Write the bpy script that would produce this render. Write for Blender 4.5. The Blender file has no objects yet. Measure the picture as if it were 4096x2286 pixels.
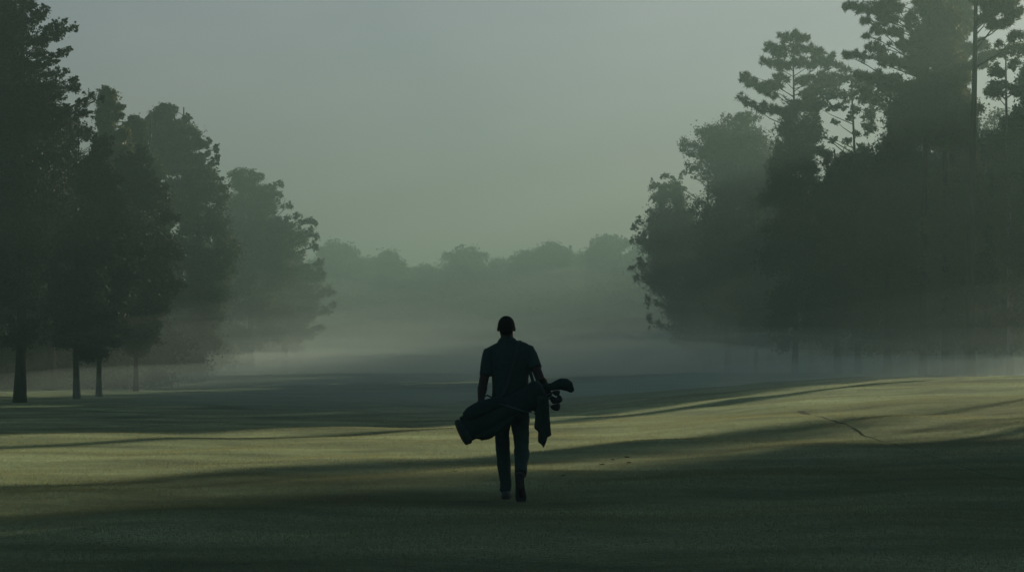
import bpy, bmesh, math, random
import numpy as np
from mathutils import Vector, Matrix

random.seed(7)
RNG = np.random.default_rng(7)
scene = bpy.context.scene
C = scene.collection
R = math.radians

# ------------------------------------------------------------------ camera
FPX, CX, CY = 1991.1, 512.0, 285.5
CAMZ = 1.30
TILT = math.atan(79.0 / FPX)
cam_d = bpy.data.cameras.new('camera')
cam_d.lens = 70.0
cam_d.sensor_width = 36.0
cam_d.clip_start = 0.1
cam_d.clip_end = 5000
cam = bpy.data.objects.new('camera', cam_d)
C.objects.link(cam)
cam.location = (0, 0, CAMZ)
cam.rotation_euler = (R(90) + TILT, 0, 0)
scene.camera = cam


def at(px, py, d):
    """point of the place seen at a pixel, at distance d along the view"""
    a = (px - CX) / FPX
    b = -(py - CY) / FPX
    yy = math.cos(TILT) - b * math.sin(TILT)
    zz = math.sin(TILT) + b * math.cos(TILT)
    k = d / yy
    return (a * k, d, CAMZ + zz * k)


# ------------------------------------------------------------------ light
SUN_AZ, SUN_EL = 40.0, 12.0          # degrees right of the view, above the horizon
sdir = Vector((math.sin(R(SUN_AZ)) * math.cos(R(SUN_EL)), math.cos(R(SUN_AZ)) * math.cos(R(SUN_EL)), math.sin(R(SUN_EL))))
sun_d = bpy.data.lights.new('sun', 'SUN')
sun_d.energy = 5.0
sun_d.angle = R(0.9)
sun_d.color = (1.0, 0.88, 0.66)
sun = bpy.data.objects.new('sun', sun_d)
C.objects.link(sun)
sun.rotation_euler = sdir.to_track_quat('Z', 'Y').to_euler()
sun.location = (40, 40, 30)

world = bpy.data.worlds.new('World')
scene.world = world
world.use_nodes = True
wn, wl = world.node_tree.nodes, world.node_tree.links
wn.clear()
sky = wn.new('ShaderNodeTexSky')
sky.sky_type = 'NISHITA'
sky.sun_disc = False
sky.sun_elevation = R(SUN_EL)
sky.sun_rotation = R(SUN_AZ)
sky.air_density = 1.0
sky.dust_density = 1.0
sky.ozone_density = 2.0
bg = wn.new('ShaderNodeBackground')
bg.inputs['Strength'].default_value = 0.050
out = wn.new('ShaderNodeOutputWorld')
tint = wn.new('ShaderNodeMix'); tint.data_type = 'RGBA'; tint.blend_type = 'MULTIPLY'; tint.inputs[0].default_value = 1.0
tint.inputs[7].default_value = (0.97, 0.92, 0.93, 1)
veil = wn.new('ShaderNodeMix'); veil.data_type = 'RGBA'; veil.inputs[0].default_value = 0.40      # thin high cloud greying the clear sky
veil.inputs[7].default_value = (7.2, 7.9, 7.5, 1)
wl.new(sky.outputs[0], veil.inputs[6])
cn = wn.new('ShaderNodeTexNoise'); cn.inputs['Scale'].default_value = 5.0; cn.inputs['Detail'].default_value = 5.0
cm = wn.new('ShaderNodeMapping'); cm.inputs['Scale'].default_value = (1, 1, 2.2)
cr = wn.new('ShaderNodeValToRGB')
cr.color_ramp.elements[0].position = 0.35; cr.color_ramp.elements[1].position = 0.68
cr.color_ramp.elements[0].color = (6.0, 6.7, 6.7, 1); cr.color_ramp.elements[1].color = (8.4, 8.9, 8.2, 1)
wl.new(cm.outputs[0], cn.inputs['Vector']); wl.new(cn.outputs['Fac'], cr.inputs['Fac']); wl.new(cr.outputs['Color'], veil.inputs[7])
vr = wn.new('ShaderNodeMapRange'); vr.interpolation_type = 'SMOOTHSTEP'                          # the cloud thins overhead
vr.inputs['From Min'].default_value = 0.18; vr.inputs['From Max'].default_value = 0.38
vr.inputs['To Min'].default_value = 0.42; vr.inputs['To Max'].default_value = 0.0
tco = wn.new('ShaderNodeTexCoord'); sep = wn.new('ShaderNodeSeparateXYZ'); ramp = wn.new('ShaderNodeMapRange')
ramp.interpolation_type = 'SMOOTHSTEP'
ramp.inputs['From Min'].default_value = 0.0; ramp.inputs['From Max'].default_value = 0.20
ramp.inputs['To Min'].default_value = 0.52; ramp.inputs['To Max'].default_value = 1.0             # duller cloud low over the horizon
wl.new(tco.outputs['Generated'], sep.inputs[0]); wl.new(tco.outputs['Generated'], cm.inputs['Vector']); wl.new(sep.outputs['Z'], vr.inputs['Value']); wl.new(vr.outputs[0], veil.inputs[0]); wl.new(sep.outputs['Z'], ramp.inputs['Value'])
dull = wn.new('ShaderNodeMix'); dull.data_type = 'RGBA'; dull.blend_type = 'MULTIPLY'; dull.inputs[0].default_value = 1.0
wl.new(veil.outputs[2], dull.inputs[6]); wl.new(ramp.outputs[0], dull.inputs[7])
wl.new(dull.outputs[2], tint.inputs[6])
wl.new(tint.outputs[2], bg.inputs['Color'])
wl.new(bg.outputs[0], out.inputs['Surface'])

scene.view_settings.view_transform = 'Standard'
scene.view_settings.look = 'None'
scene.view_settings.gamma = 1.0
scene.view_settings.exposure = 0.3
cy = scene.cycles
cy.use_denoising = True
cy.max_bounces = 6
cy.diffuse_bounces = 2
cy.transmission_bounces = 3
cy.volume_bounces = 2
cy.caustics_reflective = False
cy.caustics_refractive = False


# ------------------------------------------------------------------ helpers
def tag(o, label=None, cat=None, group=None, kind=None):
    if label: o['label'] = label
    if cat: o['category'] = cat
    if group: o['group'] = group
    if kind: o['kind'] = kind
    return o


def empty(name, loc, rz=0.0):
    o = bpy.data.objects.new(name, None)
    o.empty_display_size = 0.2
    o.location = loc
    o.rotation_euler = (0, 0, rz)
    C.objects.link(o)
    return o


def link(name, me, mat, parent=None, smooth=True):
    o = bpy.data.objects.new(name, me)
    C.objects.link(o)
    if mat is not None:
        me.materials.clear()
        me.materials.append(mat)
    if smooth and len(me.polygons):
        me.polygons.foreach_set('use_smooth', np.ones(len(me.polygons), dtype=bool))
    if parent is not None:
        o.parent = parent
    return o


def tri_mesh(name, V):
    """V: (n,3,3) loose triangles"""
    n = len(V)
    me = bpy.data.meshes.new(name)
    me.vertices.add(3 * n)
    me.vertices.foreach_set('co', np.ascontiguousarray(V, dtype=np.float32).ravel())
    me.loops.add(3 * n)
    me.loops.foreach_set('vertex_index', np.arange(3 * n, dtype=np.int32))
    me.polygons.add(n)
    me.polygons.foreach_set('loop_start', np.arange(0, 3 * n, 3, dtype=np.int32))
    me.polygons.foreach_set('loop_total', np.full(n, 3, dtype=np.int32))
    me.update(calc_edges=True)
    return me


class Geo:
    """collects lofted shapes that become ONE mesh"""
    def __init__(s):
        s.v, s.f = [], []

    def rings(s, rings, cap=True):
        b = len(s.v)
        n = len(rings[0])
        for r in rings:
            s.v.extend([tuple(p) for p in r])
        for i in range(len(rings) - 1):
            for j in range(n):
                k = (j + 1) % n
                s.f.append((b + i * n + j, b + i * n + k, b + (i + 1) * n + k, b + (i + 1) * n + j))
        if cap:
            s.f.append(tuple(b + j for j in reversed(range(n))))
            s.f.append(tuple(b + (len(rings) - 1) * n + j for j in range(n)))

    def tube(s, pts, rad, n=8, side=None, cap=True, dome=False):
        """pts: centres; rad: scalars or (a,b) pairs; side: fixed direction of the a radius"""
        P = [Vector(p) for p in pts]
        rad = [(r, r) if not isinstance(r, (tuple, list)) else r for r in rad]
        if dome:   # rounded ends
            def ext(p, q, r):
                d = (p - q).normalized()
                return [(p + d * max(r) * k, (r[0] * math.sqrt(1 - k * k), r[1] * math.sqrt(1 - k * k))) for k in (0.5, 0.8, 0.96)]
            e0 = ext(P[0], P[1], rad[0])[::-1]
            e1 = ext(P[-1], P[-2], rad[-1])
            P = [a for a, _ in e0] + P + [a for a, _ in e1]
            rad = [b for _, b in e0] + rad + [b for _, b in e1]
        up = Vector(side) if side else None
        prev = None
        rs = []
        for i, p in enumerate(P):
            t = (P[min(i + 1, len(P) - 1)] - P[max(i - 1, 0)])
            t = t.normalized() if t.length > 1e-9 else Vector((0, 0, 1))
            if up is not None:
                a = up - t * up.dot(t)
            elif prev is not None:
                a = prev - t * prev.dot(t)
            else:
                q = Vector((1, 0, 0)) if abs(t.x) < 0.8 else Vector((0, 1, 0))
                a = q - t * q.dot(t)
            a.normalize()
            prev = a
            c = t.cross(a)
            ra, rb = rad[i]
            rs.append([p + a * (ra * math.cos(2 * math.pi * j / n)) + c * (rb * math.sin(2 * math.pi * j / n)) for j in range(n)])
        s.rings(rs, cap)

    def ball(s, c, r, n=14, m=9, rot=None):
        c = Vector(c)
        r = r if isinstance(r, (tuple, list)) else (r, r, r)
        rs = []
        for i in range(m + 1):
            th = math.pi * (0.02 + 0.96 * i / m)
            ring = []
            for j in range(n):
                ph = 2 * math.pi * j / n
                q = Vector((r[0] * math.sin(th) * math.cos(ph), r[1] * math.sin(th) * math.sin(ph), -r[2] * math.cos(th)))
                if rot is not None: q = rot @ q
                ring.append(c + q)
            rs.append(ring)
        s.rings(rs)

    def mesh(s, name):
        me = bpy.data.meshes.new(name)
        me.from_pydata(s.v, [], s.f)
        me.update()
        return me

    def remeshed(s, name, voxel=0.006, smooth=4, noise=None):
        """one continuous skin round everything collected"""
        me = s.mesh(name + '_raw')
        o = bpy.data.objects.new(name + '_raw', me)
        C.objects.link(o)
        m = o.modifiers.new('r', 'REMESH')
        m.mode = 'VOXEL'
        m.voxel_size = voxel
        if smooth:
            k = o.modifiers.new('s', 'SMOOTH')
            k.factor = 0.5
            k.iterations = smooth
        if noise:
            tx = bpy.data.textures.new('cl', 'CLOUDS')
            tx.noise_scale = noise[0]
            dm = o.modifiers.new('d', 'DISPLACE')
            dm.texture = tx
            dm.strength = noise[1]
            dm.mid_level = 0.5
        dg = bpy.context.evaluated_depsgraph_get()
        ev = o.evaluated_get(dg)
        nm = bpy.data.meshes.new_from_object(ev)
        nm.name = name
        bpy.data.objects.remove(o)
        bpy.data.meshes.remove(me)
        return nm


# ------------------------------------------------------------------ materials
def mat(name, cols, rough=0.8, scale=8.0, detail=4.0, translucent=0.0, spec=0.12, bump=0.0, metal=0.0, coord='Object', tcol=None, stretch=None, sheen=0.0):
    m = bpy.data.materials.new(name)
    m.use_nodes = True
    n, l = m.node_tree.nodes, m.node_tree.links
    p = n['Principled BSDF']
    tc = n.new('ShaderNodeTexCoord')
    src = tc.outputs[coord]
    if stretch:
        mp = n.new('ShaderNodeMapping')
        mp.inputs['Scale'].default_value = stretch
        l.new(src, mp.inputs['Vector'])
        src = mp.outputs[0]
    nz = n.new('ShaderNodeTexNoise')
    nz.inputs['Scale'].default_value = scale
    nz.inputs['Detail'].default_value = detail
    l.new(src, nz.inputs['Vector'])
    rp = n.new('ShaderNodeValToRGB')
    e = rp.color_ramp.elements
    e[0].position, e[1].position = 0.32, 0.68
    e[0].color = (*cols[0], 1)
    e[1].color = (*cols[-1], 1)
    for i, c in enumerate(cols[1:-1]):
        k = e.new(0.32 + 0.36 * (i + 1) / (len(cols) - 1))
        k.color = (*c, 1)
    l.new(nz.outputs['Fac'], rp.inputs['Fac'])
    l.new(rp.outputs['Color'], p.inputs['Base Color'])
    p.inputs['Roughness'].default_value = rough
    p.inputs['Metallic'].default_value = metal
    p.inputs['Specular IOR Level'].default_value = spec
    if bump:
        b = n.new('ShaderNodeBump')
        b.inputs['Strength'].default_value = bump
        b.inputs['Distance'].default_value = 0.02
        l.new(nz.outputs['Fac'], b.inputs['Height'])
        l.new(b.outputs[0], p.inputs['Normal'])
    if translucent:
        t = n.new('ShaderNodeBsdfTranslucent')
        if tcol: t.inputs['Color'].default_value = (*tcol, 1)
        else: l.new(rp.outputs['Color'], t.inputs['Color'])
        mx = n.new('ShaderNodeMixShader')
        mx.inputs[0].default_value = translucent
        l.new(p.outputs[0], mx.inputs[1])
        l.new(t.outputs[0], mx.inputs[2])
        l.new(mx.outputs[0], n['Material Output'].inputs['Surface'])
    return m


M = {}
M['leaf'] = mat('leaf', [(0.018, 0.036, 0.02), (0.03, 0.055, 0.03), (0.048, 0.074, 0.036)], 0.65, 0.22, translucent=0.25, tcol=(0.06, 0.08, 0.03))
M['leaf_dark'] = mat('leaf_dark', [(0.010, 0.026, 0.018), (0.018, 0.04, 0.025), (0.028, 0.054, 0.03)], 0.65, 0.5, translucent=0.08, tcol=(0.04, 0.06, 0.03))
M['leaf_warm'] = mat('leaf_warm', [(0.04, 0.055, 0.022), (0.065, 0.08, 0.03), (0.095, 0.1, 0.036)], 0.65, 0.45, translucent=0.35, tcol=(0.12, 0.12, 0.04))  # sunlit yellow green put into the leaf colour; also the pale spire's green
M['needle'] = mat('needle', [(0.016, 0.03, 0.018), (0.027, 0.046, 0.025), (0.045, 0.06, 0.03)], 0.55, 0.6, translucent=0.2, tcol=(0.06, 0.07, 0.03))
M['needle_warm'] = mat('needle_warm', [(0.03, 0.034, 0.018), (0.05, 0.05, 0.025), (0.075, 0.065, 0.032)], 0.55, 0.3, translucent=0.3, tcol=(0.11, 0.09, 0.04))  # warm brown puts the glow of sunlit haze into the needle colour
M['bark'] = mat('bark', [(0.018, 0.017, 0.014), (0.032, 0.029, 0.024), (0.052, 0.046, 0.038)], 0.9, 3.0, bump=0.6, stretch=(3, 3, 0.5))
M['bark_pale'] = mat('bark_pale', [(0.09, 0.08, 0.066), (0.17, 0.15, 0.125), (0.26, 0.23, 0.2)], 0.9, 3.0, bump=0.5, stretch=(3, 3, 0.5))
M['grass'] = mat('grass', [(0.008, 0.056, 0.034), (0.020, 0.088, 0.046), (0.066, 0.120, 0.064)], 0.6, 0.30, detail=7, translucent=0.45, tcol=(0.40, 0.40, 0.18), spec=0.3)
M['shirt'] = mat('shirt', [(0.025, 0.048, 0.044), (0.033, 0.058, 0.053)], 0.9, 30, bump=0.1)
M['trousers'] = mat('trousers', [(0.026, 0.05, 0.046), (0.036, 0.064, 0.06)], 0.9, 20, bump=0.15)
M['skin'] = mat('skin', [(0.032, 0.024, 0.02), (0.045, 0.033, 0.027)], 0.55, 25)
M['hair'] = mat('hair', [(0.008, 0.007, 0.006), (0.016, 0.014, 0.012)], 0.8, 120, bump=0.4)
M['shoe'] = mat('shoe', [(0.05, 0.055, 0.06), (0.08, 0.085, 0.09)], 0.6, 20)
M['sole'] = mat('sole', [(0.03, 0.034, 0.038), (0.05, 0.056, 0.06)], 0.7, 40)
M['white_shoe'] = mat('white_shoe', [(0.07, 0.085, 0.085), (0.10, 0.115, 0.115)], 0.6, 20)
M['bag'] = mat('bag', [(0.014, 0.030, 0.026), (0.020, 0.037, 0.033)], 0.75, 14, bump=0.1)
M['bag_trim'] = mat('bag_trim', [(0.026, 0.044, 0.042), (0.034, 0.054, 0.052)], 0.6, 30)
M['pale_grey'] = mat('pale_grey', [(0.07, 0.09, 0.11), (0.10, 0.12, 0.14)], 0.6, 40)
M['towel'] = mat('towel', [(0.02, 0.036, 0.03), (0.028, 0.044, 0.038)], 0.95, 60, bump=0.3)
M['steel'] = mat('steel', [(0.10, 0.11, 0.12), (0.16, 0.17, 0.18)], 0.35, 20, metal=0.7)
M['club_head'] = mat('club_head', [(0.02, 0.022, 0.024), (0.04, 0.042, 0.045)], 0.4, 20, metal=0.3)
M['eye'] = mat('eye', [(0.10, 0.10, 0.095), (0.16, 0.155, 0.15)], 0.3, 10)
M['earth'] = mat('earth', [(0.012, 0.013, 0.009), (0.03, 0.028, 0.018)], 0.95, 30)


def ground_material():
    m = bpy.data.materials.new('turf')
    m.use_nodes = True
    n, l = m.node_tree.nodes, m.node_tree.links
    p = n['Principled BSDF']
    tc = n.new('ShaderNodeTexCoord')
    mp = n.new('ShaderNodeMapping')
    mp.inputs['Scale'].default_value = (0.35, 0.8, 1)
    l.new(tc.outputs['Object'], mp.inputs['Vector'])
    n1 = n.new('ShaderNodeTexNoise'); n1.inputs['Scale'].default_value = 0.55; n1.inputs['Detail'].default_value = 9; n1.inputs['Roughness'].default_value = 0.62
    l.new(mp.outputs[0], n1.inputs['Vector'])
    r1 = n.new('ShaderNodeValToRGB')
    e = r1.color_ramp.elements
    e[0].position, e[1].position = 0.3, 0.72
    e[0].color = (0.012, 0.052, 0.03, 1)
    e[1].color = (0.09, 0.12, 0.06, 1)
    k = e.new(0.5); k.color = (0.03, 0.078, 0.04, 1)
    l.new(n1.outputs['Fac'], r1.inputs['Fac'])
    n2 = n.new('ShaderNodeTexNoise'); n2.inputs['Scale'].default_value = 22; n2.inputs['Detail'].default_value = 6
    l.new(tc.outputs['Object'], n2.inputs['Vector'])
    r2 = n.new('ShaderNodeValToRGB')
    r2.color_ramp.elements[0].position = 0.3; r2.color_ramp.elements[1].position = 0.75
    r2.color_ramp.elements[0].color = (0.55, 0.55, 0.55, 1); r2.color_ramp.elements[1].color = (1.25, 1.25, 1.2, 1)
    l.new(n2.outputs['Fac'], r2.inputs['Fac'])
    mx = n.new('ShaderNodeMix'); mx.data_type = 'RGBA'; mx.blend_type = 'MULTIPLY'; mx.inputs[0].default_value = 1
    l.new(r1.outputs['Color'], mx.inputs[6]); l.new(r2.outputs['Color'], mx.inputs[7])
    l.new(mx.outputs[2], p.inputs['Base Color'])
    p.inputs['Roughness'].default_value = 0.9
    p.inputs['Specular IOR Level'].default_value = 0.15
    dew = n.new('ShaderNodeMapRange'); dew.inputs['From Min'].default_value = 0.34; dew.inputs['From Max'].default_value = 0.66
    dew.inputs['To Min'].default_value = 0.16; dew.inputs['To Max'].default_value = 0.8
    l.new(n1.outputs['Fac'], dew.inputs['Value']); l.new(dew.outputs[0], p.inputs['Sheen Weight'])
    p.inputs['Sheen Roughness'].default_value = 0.5
    p.inputs['Sheen Tint'].default_value = (0.70, 0.85, 0.48, 1)
    b = n.new('ShaderNodeBump'); b.inputs['Strength'].default_value = 0.9; b.inputs['Distance'].default_value = 0.04
    l.new(n2.outputs['Fac'], b.inputs['Height']); l.new(b.outputs[0], p.inputs['Normal'])
    return m


M['turf'] = ground_material()

# ------------------------------------------------------------------ ground
def sst(a, b, x):
    t = np.clip((np.asarray(x, float) - a) / (b - a), 0, 1)
    return t * t * (3 - 2 * t)


SEAM_PX = [(800, 409), (822, 416), (843, 423), (862, 432), (878, 438), (902, 446), (926, 454), (950, 462), (974, 469), (1000, 476), (1030, 483)]


def height0(x, y, relief=1.0):
    x = np.asarray(x, float); y = np.asarray(y, float)
    h = 0.95 * sst(-3, 14, x) * sst(8, 55, y) * (1 - 0.75 * sst(62, 100, y))
    h = h + 0.006 * np.clip(y - 90, 0, 600)
    h = h - 0.22 * (1 - sst(-2, 6, x)) * sst(40, 54, y) * (1 - sst(58, 82, y))
    far = sst(50, 110, y)
    h = h + far * (0.28 * np.sin(y * 0.055 + x * 0.05 + 0.6) * np.sin(x * 0.04 + 1.1) + 0.14 * np.sin(y * 0.13 - x * 0.08))
    h = h + 0.025 * np.sin(x * 0.9 + y * 0.25) * np.sin(y * 0.37 + 1.0) * sst(22, 32, y) + 0.012 * np.sin(x * 2.1 - y * 0.7)
    if not relief:
        return h
    for a, fx, fy, p in ((0.020, 0.55, 0.85, 0.3), (0.013, -1.1, 1.3, 1.9), (0.007, 2.0, 1.0, 4.0), (0.003, -0.6, 2.4, 2.2), (0.003, 2.9, -2.1, 5.1)):
        h = h + a * np.sin(fx * x + fy * y + p + 0.8 * np.sin(0.31 * x - 0.23 * y + p)) * sst(6, 14, y) * (1 - sst(120, 160, y))
    return h


def on_ground(px, py):
    """where the view through a pixel meets the turf"""
    for d in np.arange(8, 400, 0.05):
        p = at(px, py, d)
        if p[2] <= float(height0(p[0], p[1], 0)):
            return p
    return at(px, py, 400)


seam = np.array([on_ground(*q)[:2] for q in SEAM_PX])


def seam_dist(x, y):
    best = np.full(np.shape(x), 1e9)
    for i in range(len(seam) - 1):
        a, b = seam[i], seam[i + 1]
        ab = b - a
        t = np.clip(((x - a[0]) * ab[0] + (y - a[1]) * ab[1]) / (ab @ ab), 0, 1)
        best = np.minimum(best, np.hypot(x - a[0] - t * ab[0], y - a[1] - t * ab[1]))
    return best


def height(x, y):
    x, y = np.asarray(x, float), np.asarray(y, float)
    d = seam_dist(x + 0.06 * np.sin(x * 4.3 + y * 2.1), y + 0.06 * np.sin(x * 7.0 - y * 3.0))
    amp = (0.45 + 0.55 * sst(30, 36, y)) * (0.88 + 0.12 * np.sin(x * 3.1) * np.sin(y * 1.7))
    return height0(x, y) + amp * (-0.02 * np.exp(-(d / 0.16) ** 2) + 0.006 * np.exp(-((d - 0.36) / 0.18) ** 2))


def H(x, y):
    return float(height(np.array([float(x)]), np.array([float(y)]))[0])


def axis_pts(segs):
    o = []
    for a, b, n in segs:
        o += list(np.linspace(a, b, n, endpoint=False))
    return np.array(o + [segs[-1][1]])


xs = axis_pts([(-700, -120, 14), (-120, -40, 40), (-40, -14, 60), (-14, 22, 280), (22, 60, 90), (60, 140, 40), (140, 700, 14)])
ys = axis_pts([(-60, 8, 24), (8, 62, 420), (62, 130, 160), (130, 300, 90), (300, 1000, 50)])
XX, YY = np.meshgrid(xs, ys)
ZZ = height(XX, YY)
nx, ny = len(xs), len(ys)
gm = bpy.data.meshes.new('ground')
co = np.stack([XX.ravel(), YY.ravel(), ZZ.ravel()], 1).astype(np.float32)
idx = np.arange(nx * ny).reshape(ny, nx)
q = np.stack([idx[:-1, :-1], idx[:-1, 1:], idx[1:, 1:], idx[1:, :-1]], -1).reshape(-1, 4)
gm.vertices.add(len(co)); gm.vertices.foreach_set('co', co.ravel())
gm.loops.add(q.size); gm.loops.foreach_set('vertex_index', q.ravel().astype(np.int32))
gm.polygons.add(len(q))
gm.polygons.foreach_set('loop_start', np.arange(0, q.size, 4, dtype=np.int32))
gm.polygons.foreach_set('loop_total', np.full(len(q), 4, dtype=np.int32))
gm.update(calc_edges=True)
ground = tag(link('ground', gm, M['turf']), kind='structure')


# a narrow dark green ribbon along the groove, running down the slope on the right
def furrow():
    P = []
    for i in range(len(seam) - 1):
        k = max(2, int(np.hypot(*(seam[i + 1] - seam[i])) / 0.12))
        for j in range(k):
            P.append(seam[i] + (seam[i + 1] - seam[i]) * j / k)
    P = np.array(P)
    for _ in range(120):
        P[1:-1] = (P[:-2] + 2 * P[1:-1] + P[2:]) / 4
    t = np.gradient(P, axis=0); t /= np.linalg.norm(t, axis=1)[:, None]
    nrm = np.stack([-t[:, 1], t[:, 0]], 1)
    s_ = np.arange(len(P)) * 0.12
    P = P + nrm * (0.012 * np.sin(s_ * 3.7 + 1))[:, None]
    w = (0.03 + 0.06 * RNG.random(len(P)) ** 1.5) * np.clip(1.15 - s_ / s_[-1] * 1.7, 0.02, 1)
    w = w * np.clip(0.75 + 0.6 * np.sin(s_ * 2.3) * np.sin(s_ * 0.9 + 1) + 0.25 * np.sin(s_ * 6.1), 0.08, 1.2)
    v, f = [], []
    for k, (a, m_) in enumerate(((-1.0, 0.003), (-0.45, 0.007), (0.3, 0.006), (1.0, 0.003))):
        q = P + nrm * (w * a)[:, None]
        z = height(q[:, 0], q[:, 1]) + m_
        v += [tuple(p) for p in np.column_stack([q, z])]
    n_ = len(P)
    for k in range(3):
        for i in range(n_ - 1):
            f.append((k * n_ + i, (k + 1) * n_ + i, (k + 1) * n_ + i + 1, k * n_ + i + 1))
    me = bpy.data.meshes.new('furrow'); me.from_pydata(v, [], f); me.update()
    return me


M['furrow'] = mat('furrow', [(0.014, 0.03, 0.016), (0.03, 0.06, 0.03), (0.05, 0.085, 0.042)], 0.95, 4.0)
tag(link('furrow', furrow(), M['furrow']), kind='structure')


# short mown grass standing on it
def blades(n, y0, y1, ln, wd, lean=0.6, power=2.0):
    y = (y0 ** power + RNG.random(n) * (y1 ** power - y0 ** power)) ** (1 / power)
    x = (RNG.random(n) * 2 - 1) * (y * 0.257 + 1.6) * 1.22
    keep = seam_dist(x, y) > 0.03 * RNG.random(n)
    x, y = x[keep], y[keep]
    n = len(x)
    z = height(x, y)
    base = np.stack([x, y, z - 0.004], 1)
    a = RNG.random(n) * 2 * np.pi
    s = np.stack([np.cos(a), np.sin(a), np.zeros(n)], 1) * (wd * (0.6 + 0.8 * RNG.random(n)))[:, None]
    l = ln * (0.4 + RNG.random(n) ** 1.5)
    b = RNG.random(n) * 2 * np.pi
    tip = base + np.stack([np.cos(b) * l * lean * RNG.random(n), np.sin(b) * l * lean * RNG.random(n), l], 1)
    return np.stack([base - s, base + s, tip], 1)


gr = np.concatenate([blades(560000, 11.0, 24.0, 0.019, 0.0026, 1.1), blades(520000, 24.0, 42.0, 0.018, 0.004, 1.1), blades(420000, 42.0, 90.0, 0.02, 0.007, 1.1)])
go = tag(link('grass', tri_mesh('grass', gr), M['grass'], smooth=False), 'short mown fairway grass covering the ground around the walking person', 'grass', kind='stuff')


# ------------------------------------------------------------------ trees
def rand_dir(n):
    v = RNG.normal(size=(n, 3))
    return v / np.linalg.norm(v, axis=1)[:, None]


def crown_mesh(cl, n, size, style):
    """cl: (k,6) clumps: centre, radii. n leaf faces spread through clusters inside every clump"""
    cl = np.asarray(cl, float)
    w = (cl[:, 3] * cl[:, 5]) ** 0.9
    w /= w.sum()
    sub_c, sub_r = [], []
    for c, wi in zip(cl, w):
        k = max(6, int(12 + 10 * min(c[3], 2.5)))
        d = rand_dir(k) * (RNG.random(k) ** 0.45)[:, None]
        sub_c.append(c[:3] + d * c[3:] * 0.9)
        sr = min(c[3], c[5]) * RNG.uniform(0.28, 0.5, k)
        sub_r.append(np.stack([sr, np.full(k, wi / k)], 1))
    sub_c = np.concatenate(sub_c); sub_r = np.concatenate(sub_r)
    p = sub_r[:, 1] / sub_r[:, 1].sum()
    if style == 'needle':
        per = 9
        nt = n // per
        i = RNG.choice(len(sub_c), nt, p=p)
        tc = sub_c[i] + rand_dir(nt) * (RNG.random(nt) ** 0.6 * sub_r[i, 0] * 1.6 * np.minimum(RNG.gamma(3.0, 0.36, nt), 1.7))[:, None] * np.array([1.1, 1.1, 0.9])
        tc = np.repeat(tc, per, 0)
        m = len(tc)
        d = rand_dir(m) * np.array([0.8, 0.8, 1.0]) + np.array([0, 0, 0.35])
        d /= np.linalg.norm(d, axis=1)[:, None]
        s = np.cross(d, rand_dir(m)); s /= np.linalg.norm(s, axis=1)[:, None] + 1e-9
        L = size * 1.9 * RNG.uniform(0.6, 1.3, m)
        W = size * 0.24 * RNG.uniform(0.7, 1.3, m)
        a = tc + s * W[:, None]; b = tc - s * W[:, None]; t = tc + d * L[:, None]
        return tri_mesh('crown', np.stack([a, b, t], 1))
    i = RNG.choice(len(sub_c), n, p=p)
    pos = sub_c[i] + np.clip(RNG.normal(size=(n, 3)), -2.0, 2.0) * (sub_r[i, 0] * 0.60 * np.minimum(RNG.gamma(4.0, 0.26, n), 1.5))[:, None]
    d = rand_dir(n)
    s = np.cross(d, rand_dir(n)); s /= np.linalg.norm(s, axis=1)[:, None] + 1e-9
    L = size * RNG.uniform(0.55, 1.3, n)
    W = L * RNG.uniform(0.35, 0.6, n)
    return tri_mesh('crown', np.stack([pos + s * W[:, None] - d * L[:, None] * 0.4, pos - s * W[:, None] - d * L[:, None] * 0.4, pos + d * L[:, None] * 0.7], 1))


FILL, LEAVES = 1.9, 2.2


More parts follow.
